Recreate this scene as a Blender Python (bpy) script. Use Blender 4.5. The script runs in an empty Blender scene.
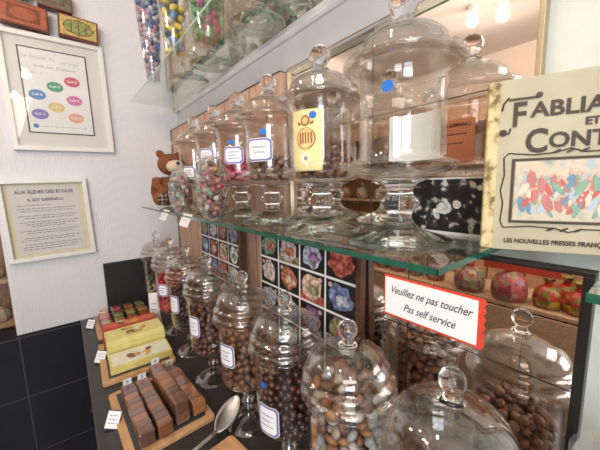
import bpy, bmesh, math, random
import numpy as np
from mathutils import Vector, Matrix

S = bpy.context.scene
COL = S.collection
PI = math.pi
H = 1.55                      # eye height: every z below is measured from the eye, H is added once

# ------------------------------------------------------------------ camera
def cam_axes(p, ro, az):
    h = Vector((math.sin(az), math.cos(az), 0)); r = Vector((math.cos(az), -math.sin(az), 0))
    fw = h * math.cos(p) + Vector((0, 0, -math.sin(p))); up = r.cross(fw)
    return fw, r * math.cos(ro) + up * math.sin(ro), -r * math.sin(ro) + up * math.cos(ro)
fw, rt, up = cam_axes(math.radians(7.9), math.radians(-1.4), math.radians(38.2))
cd = bpy.data.cameras.new('camera'); cam = bpy.data.objects.new('camera', cd); COL.objects.link(cam)
M = Matrix((rt, up, -fw)).transposed().to_4x4(); M.translation = Vector((0, 0, H))
cam.matrix_world = M
cd.sensor_width = 36; cd.lens = 36 * 297.0 / 600.0; cd.clip_start = 0.01
S.camera = cam

# ------------------------------------------------------------------ world, light, exposure
w = bpy.data.worlds.new('world'); S.world = w; w.use_nodes = True
w.node_tree.nodes['Background'].inputs[0].default_value = (0.75, 0.85, 1.0, 1)
w.node_tree.nodes['Background'].inputs[1].default_value = 0.5
def area(name, loc, target, sx, sy, power, col):
    d = bpy.data.lights.new(name, 'AREA'); d.shape = 'RECTANGLE'; d.size = sx; d.size_y = sy; d.energy = power; d.color = col
    o = bpy.data.objects.new(name, d); COL.objects.link(o); o.location = loc
    o.rotation_euler = (Vector(target) - Vector(loc)).to_track_quat('-Z', 'Y').to_euler(); o['kind'] = 'helper'
    return o
area('window_daylight', (-1.25, -1.55, H + 0.0), (0.1, 1.6, H - 0.1), 1.15, 1.25, 55, (0.78, 0.88, 1.0))
area('warm_fill_light', (-0.75, -.75, H + 1.0), (0.0, .6, H-.4), 1.2, .9, 20, (1.0, 0.88, 0.76))  # added warm fill in place of ambient light; the ceiling has no such panel
S.view_settings.view_transform = 'Standard'; S.view_settings.look = 'None'; S.view_settings.exposure = -0.08; S.view_settings.gamma = 1
cy = S.cycles
cy.max_bounces = 14; cy.transmission_bounces = 12; cy.glossy_bounces = 8; cy.diffuse_bounces = 4; cy.transparent_max_bounces = 64
cy.caustics_reflective = True; cy.caustics_refractive = False; cy.use_denoising = True; cy.sample_clamp_indirect = 4; cy.sample_clamp_direct = 0

# ------------------------------------------------------------------ materials
def newmat(name):
    m = bpy.data.materials.new(name); m.use_nodes = True
    nt = m.node_tree; return m, nt, nt.nodes, nt.links, nt.nodes['Principled BSDF']
def mat(name, col, rough=0.5, metal=0.0, var=0.08, scale=30, bump=0.0, spec=0.5, emit=0, coat=0):
    m, nt, N, L, b = newmat(name)
    tc = N.new('ShaderNodeTexCoord'); ns = N.new('ShaderNodeTexNoise'); ns.inputs['Scale'].default_value = scale; ns.inputs['Detail'].default_value = 3
    L.new(tc.outputs['Object'], ns.inputs['Vector'])
    r = N.new('ShaderNodeValToRGB'); c = Vector(col[:3])
    r.color_ramp.elements[0].color = (*(c * (1 - var)), 1); r.color_ramp.elements[1].color = (*[min(1, v) for v in c * (1 + var)], 1)
    r.color_ramp.elements[0].position = .3; r.color_ramp.elements[1].position = .7
    L.new(ns.outputs['Fac'], r.inputs['Fac']); L.new(r.outputs['Color'], b.inputs['Base Color'])
    b.inputs['Roughness'].default_value = rough; b.inputs['Metallic'].default_value = metal; b.inputs['Specular IOR Level'].default_value = spec
    b.inputs['Coat Weight'].default_value = coat
    if bump:
        bp = N.new('ShaderNodeBump'); bp.inputs['Strength'].default_value = bump; bp.inputs['Distance'].default_value = .002
        L.new(ns.outputs['Fac'], bp.inputs['Height']); L.new(bp.outputs['Normal'], b.inputs['Normal'])
    if emit:
        b.inputs['Emission Color'].default_value = (*col[:3], 1); b.inputs['Emission Strength'].default_value = emit
    return m
def sweets(name, cols, rough=0.35, coat=0.3, scale=120, bump=0.3):
    """sweets of several colours: every piece takes one colour of the ramp"""
    m, nt, N, L, b = newmat(name)
    oi = N.new('ShaderNodeObjectInfo'); g = N.new('ShaderNodeNewGeometry'); ad = N.new('ShaderNodeMath'); fr = N.new('ShaderNodeMath'); fr.operation = 'FRACT'
    L.new(oi.outputs['Random'], ad.inputs[0]); L.new(g.outputs['Random Per Island'], ad.inputs[1]); L.new(ad.outputs[0], fr.inputs[0])
    r = N.new('ShaderNodeValToRGB'); r.color_ramp.interpolation = 'CONSTANT'
    while len(r.color_ramp.elements) < len(cols): r.color_ramp.elements.new(0.5)
    for i, c in enumerate(cols):
        r.color_ramp.elements[i].position = i / len(cols); r.color_ramp.elements[i].color = (*c, 1)
    L.new(fr.outputs[0], r.inputs['Fac'])
    tc = N.new('ShaderNodeTexCoord'); ns = N.new('ShaderNodeTexNoise'); ns.inputs['Scale'].default_value = scale
    L.new(tc.outputs['Object'], ns.inputs['Vector'])
    mx = N.new('ShaderNodeMix'); mx.data_type = 'RGBA'; mx.blend_type = 'MULTIPLY'; mx.inputs[0].default_value = .35
    L.new(r.outputs['Color'], mx.inputs[6]); L.new(ns.outputs['Color'], mx.inputs[7]); L.new(mx.outputs[2], b.inputs['Base Color'])
    bp = N.new('ShaderNodeBump'); bp.inputs['Strength'].default_value = bump; bp.inputs['Distance'].default_value = .001
    L.new(ns.outputs['Fac'], bp.inputs['Height']); L.new(bp.outputs['Normal'], b.inputs['Normal'])
    b.inputs['Roughness'].default_value = rough; b.inputs['Coat Weight'].default_value = coat; b.inputs['Coat Roughness'].default_value = .15
    return m
def thin_glass(name, tint=(.97, .97, .96), base=.05, power=3.2, gain=.8, rough=.02):
    """clear glass sheet: mirrors more the more it is seen edge-on"""
    m, nt, N, L, b = newmat(name); N.remove(b)
    out = N['Material Output']; tr = N.new('ShaderNodeBsdfTransparent'); tr.inputs[0].default_value = (*tint, 1)
    gl = N.new('ShaderNodeBsdfGlossy'); gl.inputs['Roughness'].default_value = rough; gl.inputs[0].default_value = (1, 1, 1, 1)
    lw = N.new('ShaderNodeLayerWeight'); lw.inputs[0].default_value = .5
    pw = N.new('ShaderNodeMath'); pw.operation = 'POWER'; pw.inputs[1].default_value = power
    ml = N.new('ShaderNodeMath'); ml.operation = 'MULTIPLY_ADD'; ml.inputs[1].default_value = gain; ml.inputs[2].default_value = base
    L.new(lw.outputs['Facing'], pw.inputs[0]); L.new(pw.outputs[0], ml.inputs[0])
    mx = N.new('ShaderNodeMixShader'); L.new(ml.outputs[0], mx.inputs[0]); L.new(tr.outputs[0], mx.inputs[1]); L.new(gl.outputs[0], mx.inputs[2])
    L.new(mx.outputs[0], out.inputs['Surface'])
    return m
def solid_glass(name, col=(1, 1, 1), ior=1.45, rough=0.0):
    m, nt, N, L, b = newmat(name)
    b.inputs['Base Color'].default_value = (*col, 1); b.inputs['Transmission Weight'].default_value = 1; b.inputs['IOR'].default_value = ior; b.inputs['Roughness'].default_value = rough
    return m
def wood(name, c1, c2, scale=(3, 3, 30), rough=.45, plank=None):
    m, nt, N, L, b = newmat(name)
    tc = N.new('ShaderNodeTexCoord'); mp = N.new('ShaderNodeMapping'); mp.inputs['Scale'].default_value = scale
    L.new(tc.outputs['Object'], mp.inputs[0]); ns = N.new('ShaderNodeTexNoise'); ns.inputs['Scale'].default_value = 6; ns.inputs['Detail'].default_value = 6; ns.inputs['Distortion'].default_value = .6
    L.new(mp.outputs[0], ns.inputs['Vector']); r = N.new('ShaderNodeValToRGB')
    r.color_ramp.elements[0].position = .32; r.color_ramp.elements[0].color = (*c1, 1); r.color_ramp.elements[1].position = .68; r.color_ramp.elements[1].color = (*c2, 1)
    L.new(ns.outputs['Fac'], r.inputs['Fac'])
    src = r.outputs['Color']
    if plank:
        axis, width = plank
        sp = N.new('ShaderNodeSeparateXYZ'); L.new(tc.outputs['Object'], sp.inputs[0])
        dv = N.new('ShaderNodeMath'); dv.operation = 'DIVIDE'; dv.inputs[1].default_value = width; L.new(sp.outputs[axis], dv.inputs[0])
        fr = N.new('ShaderNodeMath'); fr.operation = 'FRACT'; L.new(dv.outputs[0], fr.inputs[0])
        lt = N.new('ShaderNodeMath'); lt.operation = 'LESS_THAN'; lt.inputs[1].default_value = .05; L.new(fr.outputs[0], lt.inputs[0])
        mx = N.new('ShaderNodeMix'); mx.data_type = 'RGBA'; L.new(lt.outputs[0], mx.inputs[0]); L.new(src, mx.inputs[6]); mx.inputs[7].default_value = (c1[0] * .3, c1[1] * .3, c1[2] * .3, 1)
        src = mx.outputs[2]
    L.new(src, b.inputs['Base Color']); b.inputs['Roughness'].default_value = rough
    return m
def tiles(name, col, grout, tw, th, ax=('X', 'Z'), rough=.25, off=(0, 0)):
    m, nt, N, L, b = newmat(name)
    tc = N.new('ShaderNodeTexCoord'); sp = N.new('ShaderNodeSeparateXYZ'); L.new(tc.outputs['Object'], sp.inputs[0])
    ls = []
    for a, wd, of in ((ax[0], tw, off[0]), (ax[1], th, off[1])):
        ad = N.new('ShaderNodeMath'); ad.inputs[1].default_value = of + 50 * wd; L.new(sp.outputs[a], ad.inputs[0])
        dv = N.new('ShaderNodeMath'); dv.operation = 'DIVIDE'; dv.inputs[1].default_value = wd; L.new(ad.outputs[0], dv.inputs[0])
        fr = N.new('ShaderNodeMath'); fr.operation = 'FRACT'; L.new(dv.outputs[0], fr.inputs[0])
        lt = N.new('ShaderNodeMath'); lt.operation = 'LESS_THAN'; lt.inputs[1].default_value = .005 / wd; L.new(fr.outputs[0], lt.inputs[0]); ls.append(lt)
    mxm = N.new('ShaderNodeMath'); mxm.operation = 'MAXIMUM'; L.new(ls[0].outputs[0], mxm.inputs[0]); L.new(ls[1].outputs[0], mxm.inputs[1])
    ns = N.new('ShaderNodeTexNoise'); ns.inputs['Scale'].default_value = 9; ns.inputs['Detail'].default_value = 5; L.new(tc.outputs['Object'], ns.inputs['Vector'])
    r = N.new('ShaderNodeValToRGB'); c = Vector(col); r.color_ramp.elements[0].color = (*(c * .7), 1); r.color_ramp.elements[1].color = (*(c * 1.3), 1); L.new(ns.outputs['Fac'], r.inputs['Fac'])
    mx = N.new('ShaderNodeMix'); mx.data_type = 'RGBA'; L.new(mxm.outputs[0], mx.inputs[0]); L.new(r.outputs['Color'], mx.inputs[6]); mx.inputs[7].default_value = (*grout, 1)
    L.new(mx.outputs[2], b.inputs['Base Color']); b.inputs['Roughness'].default_value = rough
    return m
def ribbed(name, col):
    m, nt, N, L, b = newmat(name)
    tc = N.new('ShaderNodeTexCoord'); mp = N.new('ShaderNodeMapping'); mp.inputs['Scale'].default_value = (1, 1, .18); L.new(tc.outputs['Object'], mp.inputs[0])
    ns = N.new('ShaderNodeTexNoise'); ns.inputs['Scale'].default_value = 140; ns.inputs['Detail'].default_value = 2; L.new(mp.outputs[0], ns.inputs['Vector'])
    wv = N.new('ShaderNodeTexWave'); wv.bands_direction = 'X'; wv.inputs['Scale'].default_value = 30; wv.inputs['Distortion'].default_value = 1.5; L.new(tc.outputs['Object'], wv.inputs['Vector'])
    ad = N.new('ShaderNodeMath'); L.new(ns.outputs['Fac'], ad.inputs[0]); L.new(wv.outputs['Fac'], ad.inputs[1])
    bp = N.new('ShaderNodeBump'); bp.inputs['Strength'].default_value = .6; bp.inputs['Distance'].default_value = .002; L.new(ad.outputs[0], bp.inputs['Height'])
    L.new(bp.outputs['Normal'], b.inputs['Normal']); b.inputs['Base Color'].default_value = (*col, 1); b.inputs['Roughness'].default_value = .75
    return m
def speckle(name, cols, scale, rough=.5, kind='noise', detail=6):
    m, nt, N, L, b = newmat(name)
    tc = N.new('ShaderNodeTexCoord')
    if kind == 'noise':
        ns = N.new('ShaderNodeTexNoise'); ns.inputs['Detail'].default_value = detail; o = ns.outputs['Fac']
    else:
        ns = N.new('ShaderNodeTexVoronoi'); o = None
    ns.inputs['Scale'].default_value = scale; L.new(tc.outputs['Object'], ns.inputs['Vector'])
    if o is None:
        sp = N.new('ShaderNodeSeparateColor'); L.new(ns.outputs['Color'], sp.inputs[0]); o = sp.outputs[0]
    r = N.new('ShaderNodeValToRGB')
    while len(r.color_ramp.elements) < len(cols): r.color_ramp.elements.new(.5)
    lo, hi = (.35, .65) if kind == 'noise' else (0, 1)
    for i, c in enumerate(cols):
        r.color_ramp.elements[i].position = lo + (hi - lo) * i / max(1, len(cols) - 1); r.color_ramp.elements[i].color = (*c, 1)
    L.new(o, r.inputs['Fac']); L.new(r.outputs['Color'], b.inputs['Base Color']); b.inputs['Roughness'].default_value = rough
    return m

WHITE = mat('white_paint', (.80, .80, .80), .6, var=.02)
PAPER = mat('white_paper', (.86, .86, .85), .7, var=.02)
CREAM = mat('cream_paper', (.80, .76, .56), .7, var=.04)
INK = mat('dark_ink', (.03, .03, .045), .6, var=.1)
GREYINK = mat('grey_ink', (.30, .30, .33), .6, var=.1)
BLUEINK = mat('blue_ink', (.10, .14, .36), .6, var=.1)
BLUE = mat('blue_sticker', (.015, .15, .55), .45, var=.05)
VIOLET = mat('violet_border', (.16, .16, .40), .6, var=.1)
GLASS = thin_glass('jar_glass')
LIDGLASS = thin_glass('lid_glass', (.94, .93, .92), base=.07, power=2.0, gain=.75, rough=.03)
SOLID = solid_glass('thick_glass', (.97, .98, .98))
SHELFG = thin_glass('shelf_glass', (.90, .95, .92), base=.07, power=4, gain=.8, rough=.01)
PANE = thin_glass('picture_glass', (.98, .98, .98), base=.04, power=4, gain=.8, rough=.02)
CELLO = thin_glass('cellophane', (.97, .96, .95), base=.07, power=2.5, gain=.65, rough=.08)
EDGEG = mat('green_glass_edge', (.012, .10, .07), .08, var=.2, spec=.8)
PALEEDGE = mat('pale_glass_edge', (.42, .55, .48), .1, var=.1)
MIRROR, _nt, _N, _L, _b = newmat('mirror_silver')
_b.inputs['Metallic'].default_value = 1; _b.inputs['Roughness'].default_value = .015; _b.inputs['Base Color'].default_value = (.90, .84, .80, 1)
BLACK = mat('black_frame', (.012, .011, .011), .4, var=.1)
STEEL = mat('brushed_steel', (.85, .84, .82), .32, metal=1, var=.04)
BRASS = mat('brass', (.60, .42, .16), .3, metal=1)
GOLD = mat('gold_frame', (.42, .34, .22), .4, metal=.6)
TRAYWOOD = wood('tray_wood', (.46, .25, .11), (.62, .37, .18), (8, 2, 8))
SLATE = mat('slate', (.045, .045, .05), .5, var=.25, scale=20, bump=.2)
DARKWOOD = wood('dark_wood', (.06, .022, .01), (.13, .05, .025), (3, 3, 20))
PEACHWOOD = wood('peach_plank_wood', (.50, .29, .19), (.72, .47, .34), (30, 30, 3), plank=('Y', .11))
OPPWOOD = wood('cabinet_wood', (.42, .23, .13), (.66, .42, .27), (30, 30, 3), plank=('Y', .22))
SHELFWOOD = wood('shelf_wood', (.45, .28, .16), (.64, .44, .28), (2, 20, 20))

# ------------------------------------------------------------------ mesh helpers
def box(bm, x0, x1, y0, y1, z0, z1, mi=0):
    vs = [bm.verts.new((x, y, z)) for x in (x0, x1) for y in (y0, y1) for z in (z0, z1)]
    for f in ((0, 1, 3, 2), (4, 6, 7, 5), (0, 4, 5, 1), (2, 3, 7, 6), (0, 2, 6, 4), (1, 5, 7, 3)):
        bm.faces.new([vs[i] for i in f]).material_index = mi
    return vs
def lathe(bm, prof, segs=48, mi=0, loop=False, centre=(0, 0, 0), flute=None):
    rings = []
    for r, z in prof:
        if r < 1e-5: rings.append([bm.verts.new((centre[0], centre[1], centre[2] + z))])
        else:
            ring = []
            for i in range(segs):
                a = 2 * PI * i / segs; rr = r * (1 + (flute[1] * math.cos(flute[0] * a) if flute else 0))
                ring.append(bm.verts.new((centre[0] + rr * math.cos(a), centre[1] + rr * math.sin(a), centre[2] + z)))
            rings.append(ring)
    pairs = list(zip(rings, rings[1:])) + ([(rings[-1], rings[0])] if loop else [])
    for A, B in pairs:
        for i in range(segs):
            j = (i + 1) % segs
            if len(A) == 1 and len(B) == 1: break
            if len(A) == 1: f = (A[0], B[j], B[i])
            elif len(B) == 1: f = (A[i], A[j], B[0])
            else: f = (A[i], A[j], B[j], B[i])
            bm.faces.new(f).material_index = mi
def blob(bm, c, r, sc=(1, 1, 1), rot=None, sub=2, mi=0):
    R = (rot or Matrix.Identity(3)).to_4x4()
    mtx = Matrix.Translation(c) @ R @ Matrix.Diagonal((r * sc[0], r * sc[1], r * sc[2], 1))
    n = bmesh.ops.create_icosphere(bm, subdivisions=sub, radius=1, matrix=mtx)
    for v in n['verts']:
        for f in v.link_faces: f.material_index = mi
def tube(bm, pts, r, segs=8, mi=0):
    pts = [Vector(p) for p in pts]; rings = []
    for i, p in enumerate(pts):
        t = (pts[min(i + 1, len(pts) - 1)] - pts[max(i - 1, 0)]).normalized()
        a = t.orthogonal().normalized() if not rings else (last - t * last.dot(t)).normalized()
        last = a; b = t.cross(a); rr = r[i] if isinstance(r, (list, tuple)) else r
        rings.append([bm.verts.new(p + (a * math.cos(2 * PI * k / segs) + b * math.sin(2 * PI * k / segs)) * rr) for k in range(segs)])
    for A, B in zip(rings, rings[1:]):
        for k in range(segs): bm.faces.new((A[k], A[(k + 1) % segs], B[(k + 1) % segs], B[k])).material_index = mi
    bm.faces.new(rings[0][::-1]).material_index = mi; bm.faces.new(rings[-1]).material_index = mi
def plate(bm, pts, y0, y1, mi=0):
    """polygon pts (x,z) as a thin slab between y0 (front) and y1 (back)"""
    A = [bm.verts.new((x, y0, z)) for x, z in pts]; B = [bm.verts.new((x, y1, z)) for x, z in pts]
    bm.faces.new(A).material_index = mi; bm.faces.new(B[::-1]).material_index = mi
    n = len(pts)
    for i in range(n): bm.faces.new((A[i], B[i], B[(i + 1) % n], A[(i + 1) % n])).material_index = mi
def rect(x0, x1, z0, z1): return [(x0, z0), (x1, z0), (x1, z1), (x0, z1)]
def oval(cx, cz, a, b, n=24, tilt=0):
    return [(cx + a * math.cos(t) * math.cos(tilt) - b * math.sin(t) * math.sin(tilt), cz + a * math.cos(t) * math.sin(tilt) + b * math.sin(t) * math.cos(tilt)) for t in [2 * PI * i / n for i in range(n)]]
def text(bm, body, size, x, z, y=0, shear=0, bold=0, align='CENTER', mi=0, xs=1.0, tilt=0):
    c = bpy.data.curves.new('t', 'FONT'); c.body = body; c.size = size; c.shear = shear; c.offset = bold; c.align_x = align; c.align_y = 'CENTER'; c.resolution_u = 3
    o = bpy.data.objects.new('t', c); me = bpy.data.meshes.new_from_object(o)
    ca, sa = math.cos(tilt), math.sin(tilt)
    vs = [bm.verts.new((x + v.co.x * xs * ca - v.co.y * sa, y, z + v.co.y * ca + v.co.x * xs * sa)) for v in me.vertices]
    for p in me.polygons:
        try: bm.faces.new([vs[i] for i in p.vertices]).material_index = mi
        except ValueError: pass
    bpy.data.objects.remove(o); bpy.data.curves.remove(c); bpy.data.meshes.remove(me)
def lines(bm, x0, x1, z, h, y, seed, mi=0):
    """a line of print too small to read: word-length dashes"""
    rng = random.Random(seed); x = x0
    while x < x1:
        l = min(rng.uniform(1.5, 5) * h, x1 - x); plate(bm, rect(x, x + l, z - h / 2, z + h / 2), y, y + .0002, mi); x += l + h * .8
def mk(name, bm, mats, parent=None, smooth=True, bevel=0, angle=35):
    bmesh.ops.recalc_face_normals(bm, faces=bm.faces)
    me = bpy.data.meshes.new(name); bm.to_mesh(me); bm.free()
    for m in (mats if isinstance(mats, (list, tuple)) else [mats]): me.materials.append(m)
    if smooth:
        me.polygons.foreach_set('use_smooth', [True] * len(me.polygons)); me.set_sharp_from_angle(angle=math.radians(angle))
    o = bpy.data.objects.new(name, me); COL.objects.link(o)
    if parent: o.parent = parent
    if bevel:
        b = o.modifiers.new('bevel', 'BEVEL'); b.width = bevel; b.segments = 2; b.limit_method = 'ANGLE'
    return o
def B(): return bmesh.new()
def tag(o, label, cat, group=None, kind=None):
    o['label'] = label; o['category'] = cat
    if group: o['group'] = group
    if kind: o['kind'] = kind
    return o
def thing(name, label, cat, x, y, z, rz=0, group=None):
    o = bpy.data.objects.new(name, None); COL.objects.link(o); o.location = (x, y, z + H); o.rotation_euler = (0, 0, rz); o.empty_display_size = .05
    return tag(o, label, cat, group)
def struct(name, bm, m, **k):
    o = mk(name, bm, m, **k); o.location.z += H; o['kind'] = 'structure'; return o
def bx(x0, x1, y0, y1, z0, z1):
    b = B(); box(b, x0, x1, y0, y1, z0, z1); return b

# ------------------------------------------------------------------ the room
ZC = -.735          # counter top
ZS = -.107          # top of the lower glass shelf
ZU = .476           # top of the upper glass shelf
YW = 2.03           # end wall
XM, XL = .60, .53   # upper and lower mirror planes
FLOOR = -1.55
struct('floor', bx(-1.9, .72, -1.7, 3.6, FLOOR - .05, FLOOR), tiles('floor_tiles', (.035, .035, .04), (.12, .12, .12), .4, .4, ('X', 'Y')), smooth=False)
struct('ceiling', bx(-1.9, .72, -1.7, 3.6, 1.1, 1.15), mat('ceiling_paint', (.80, .77, .74), .8, var=.02), smooth=False)
struct('wall_end', bx(-.262, .62, YW, YW + .12, ZC, 1.1), ribbed('white_wallpaper', (.80, .80, .83)), smooth=False)
struct('wall_end_tiles', bx(-1.3, .62, YW, YW + .12, FLOOR, ZC), tiles('dark_wall_tiles', (.018, .019, .026), (.085, .085, .09), .30, .33, ('X', 'Z'), off=(-.04, .425)), smooth=False)
struct('wall_right', bx(.62, .72, -1.7, 3.6, FLOOR, 1.1), mat('right_wall_paint', (.72, .74, .68), .7, var=.03), smooth=False)
struct('wall_left', bx(-1.95, -1.9, -1.7, 3.6, FLOOR, 1.1), mat('left_wall_paint', (.76, .66, .60), .8, var=.03), smooth=False)
struct('wall_far', bx(-1.9, .62, 3.6, 3.65, FLOOR, 1.1), mat('far_wall_paint', (.72, .56, .46), .8, var=.03), smooth=False)
struct('wall_back', bx(-1.9, .72, -1.75, -1.7, FLOOR, 1.1), mat('back_wall_paint', (.72, .68, .64), .8, var=.03), smooth=False)
# white rail that carries the upper shelf
b = B()
prof = [(.60, .353), (.596, .354), (.552, .410), (.547, .412), (.543, .418), (.543, .428), (.550, .432), (.554, .440), (.562, .444), (.566, .458), (.60, .458)]
A_ = [b.verts.new((x, -.4, z)) for x, z in prof]; B_ = [b.verts.new((x, 1.74, z)) for x, z in prof]
b.faces.new(A_); b.faces.new(B_[::-1])
for i in range(len(prof)): j = (i + 1) % len(prof); b.faces.new((A_[i], B_[i], B_[j], A_[j]))
struct('trim_1', b, mat('white_rail', (.80, .80, .82), .35, var=.02), smooth=False)

# wood panel on the wall, mirrors
t = thing('wall_panel', 'peach-brown wooden plank panel on the wall behind the far jars', 'panel', .572, 1.335, FLOOR)
mk('planks', bx(0, .046, -.525, .682, .80, 1.900), PEACHWOOD, t, smooth=False)
mk('edge_strip', bx(-.003, .046, .682, .692, .80, 1.900), BLACK, t, smooth=False)
mk('top_strip', bx(-.003, .046, -.525, .692, 1.900, 1.903), BLACK, t, smooth=False)
def mirror(label, x, y0, y1, z0, z1, seams_z, seams_y, frame, fw_=.008, fd=.008):
    t = thing('wall_mirror', label, 'mirror', x, y0, z0)
    h, l = z1 - z0, y1 - y0
    mk('mirror_pane', bx(0, .012, 0, l, 0, h), MIRROR, t, smooth=False)
    for s in seams_z: mk('seam', bx(-.0006, .001, 0, l, s - z0, s - z0 + .0016), BLACK, t, smooth=False)
    for s in seams_y: mk('seam', bx(-.0006, .001, s - y0, s - y0 + .0016, 0, h), BLACK, t, smooth=False)
    for a in ((-fw_, 0, 0, h), (l, l + .004, 0, h)): mk('frame_side', bx(-fd, .014, a[0], a[1], a[2], a[3]), frame, t, smooth=False, bevel=.001)
    mk('frame_top', bx(-fd, .014, -fw_, l + .004, h, h + .006), frame, t, smooth=False, bevel=.001)
    return t
mirror('tall mirror with a thin gold edge behind the largest empty jar', XM, .155, .80, ZS + .002, .356, [.154], [.47], GOLD)
mirror('long mirror above the white rail, behind the upper glass shelf', XM, -.1, YW - .02, .462, 1.08, [], [.9], GOLD)
mirror('dark-framed mirror under the glass shelf behind the counter jars', XL, .066, .80, ZC + .001, ZS - .022, [-.300], [.321], BLACK, .012, .01)

# counter
t = thing('shop_counter', 'dark stone-tiled shop counter under the jars and trays', 'counter', 0, 0, FLOOR)
mk('cabinet', bx(.02, .598, -.6, YW - .001, 0, .785), wood('counter_wood', (.03, .02, .018), (.05, .035, .03)), t, smooth=False)
mk('worktop', bx(.0, .598, -.6, YW - .001, .785, .815), tiles('stone_worktop', (.030, .026, .027), (.055, .05, .05), .30, .30, ('X', 'Y'), .32), t, smooth=False, bevel=.002)
for yy in (1.22,):
    k = B(); lathe(k, [(0, 0), (.006, 0), (.005, .008), (.012, .014), (.012, .02), (.006, .025), (0, .026)], 20)
    k.transform(Matrix.Translation((.0205, yy, .77)) @ Matrix.Rotation(-PI / 2, 4, 'Y')); mk('knob', k, BRASS, t)

# glass shelves
def shelf(label, x0, x1, y0, y1, ztop, th, edge):
    t = thing('glass_shelf', label, 'shelf', (x0 + x1) / 2, (y0 + y1) / 2, ztop - th)
    a, c = (x1 - x0) / 2, (y1 - y0) / 2
    b = B(); box(b, -a + .001, a - .001, -c + .001, c - .001, 0, th); mk('pane', b, SHELFG, t, smooth=False)
    b = B(); box(b, -a, -a + .001, -c, c, 0, th); mk('front_edge', b, edge, t, smooth=False)
    b = B(); box(b, -a, a, -c, -c + .001, 0, th); mk('end_edge', b, edge, t, smooth=False)
    return t
shelf('long green-edged glass shelf at eye level with the footed jars', .347, .6, .172, 1.93, ZS, .009, EDGEG)
shelf('upper glass shelf carried by the white rail, with sweets standing on it', .347, .6, -.3, 1.93, ZU, .006, PALEEDGE)
shelf('short green-edged glass shelf under the right end of the book', .372, .60, -.5, .044, ZS, .009, EDGEG)

# black slate slab standing against end wall
t = thing('slate_slab', 'plain black slate slab leaning on the white end wall', 'slab', .135, YW, ZC)
b = B(); box(b, 0, .26, -.022, -.004, 0, .305); mk('slab', b, mat('black_slate_slab', (.012, .012, .014), .5, var=.2), t, smooth=False, bevel=.002)
# ------------------------------------------------------------------ pictures on the end wall
def frame_on(label, x, z, wd, ht, bw, depth, tilt, fmat):
    t = thing('picture_frame', label, 'picture frame', x, YW - .001, z)
    t.rotation_euler = (0, tilt, 0)
    b = B()
    o_ = rect(0, wd, 0, ht); i_ = rect(bw, wd - bw, bw, ht - bw)
    def ring(pts, y): return [b.verts.new((px, y, pz)) for px, pz in pts]
    O0, O1, I1, I0 = ring(o_, 0), ring(o_, -depth), ring(i_, -depth), ring(i_, 0)
    for P_, Q_ in ((O0, O1), (O1, I1), (I1, I0)):
        for k in range(4): b.faces.new((P_[k], P_[(k + 1) % 4], Q_[(k + 1) % 4], Q_[k]))
    mk('frame', b, fmat, t, smooth=False, bevel=.0025)
    mk('glass_pane', bx(bw, wd - bw, -depth + .004, -depth + .005, bw, ht - bw), PANE, t, smooth=False)
    return t
FR = mat('white_frame', (.82, .82, .80), .35, var=.02)
t = frame_on('large white picture frame with a sheet of coloured price ovals', -.168, .196, .418, .556, .022, .032, math.radians(-.6), FR)
b = B(); plate(b, rect(.02, .398, .02, .536), -.012, -.002); mk('mat_board', b, mat('mat_board', (.76, .75, .71), .8, var=.02), t, smooth=False)
pc = [(.05, .22, .55), (.06, .36, .20), (.62, .10, .16), (.66, .16, .42), (.74, .60, .22), (.22, .18, .50), (.80, .42, .28)]
PM = [mat('price_oval_ink', c, .6, var=.05) for c in pc]
b = B(); plate(b, rect(.105, .327, .112, .462), -.014, -.012, 1); plate(b, rect(.110, .322, .117, .457), -.0145, -.014, 0)
text(b, 'Le Boulier du', .024, .165, .425, -.0155, .35, mi=2, xs=.8); text(b, 'caramel', .024, .265, .418, -.0155, .35, mi=2, xs=.8)
text(b, 'Vendu avec 10 caramels', .016, .215, .390, -.0155, .3, mi=3, xs=.9)
text(b, 'Petits  A', .013, .15, .362, -.0155, .3, mi=2)
for i, (ox, oz) in enumerate([(.148, .272), (.208, .312), (.268, .342), (.268, .262), (.204, .226), (.148, .192), (.266, .186)]):
    plate(b, oval(ox, oz, .027, .021), -.0155, -.0145, 4 + i); text(b, '0,60 \u20ac', .013, ox, oz, -.0163, 0, .0003, mi=11)
plate(b, oval(.13, .142, .009, .009), -.0155, -.0145, 4)
lines(b, .145, .30, .142, .004, -.0152, 3, 2)
for v in b.verts: v.co.x = .203 + (v.co.x - .216) * 1.22; v.co.z = .290 + (v.co.z - .287) * 1.16
mk('price_sheet', b, [PAPER, BLACK, mat('pale_grey_ink', (.55, .57, .60), .7), GREYINK] + PM + [PAPER], t, smooth=False)
t = frame_on('smaller white picture frame with an old printed school notice', -.245, -.36, .355, .412, .020, .030, math.radians(-1.0), FR)
b = B(); plate(b, rect(.018, .337, .018, .394), -.008, -.002); mk('mat_board', b, mat('yellowed_board', (.72, .68, .46), .8, var=.05), t, smooth=False)
b = B(); plate(b, rect(.062, .305, .046, .372), -.010, -.008, 0)
text(b, 'AUX \u00c9L\u00c8VES DES \u00c9COLES', .0215, .184, .340, -.0105, 0, .0006, mi=1, xs=.86); text(b, 'IL EST D\u00c9FENDU:', .018, .184, .303, -.0105, 0, .0005, mi=1, xs=.95)
for i, (z_, a0, a1) in enumerate([(.278, .08, .20), (.262, .08, .29), (.250, .09, .28), (.228, .08, .29), (.217, .10, .28), (.198, .08, .29), (.187, .10, .28), (.177, .12, .24), (.156, .08, .29), (.145, .10, .27), (.122, .09, .29), (.111, .08, .27), (.090, .09, .29), (.078, .08, .28), (.066, .08, .27)]):
    lines(b, a0, a1, z_, .0042, -.0102, 20 + i, 2)
for v in b.verts: v.co.x = .176 + (v.co.x - .184) * 1.12; v.co.z = .209 + (v.co.z - .209) * 1.06
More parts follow.
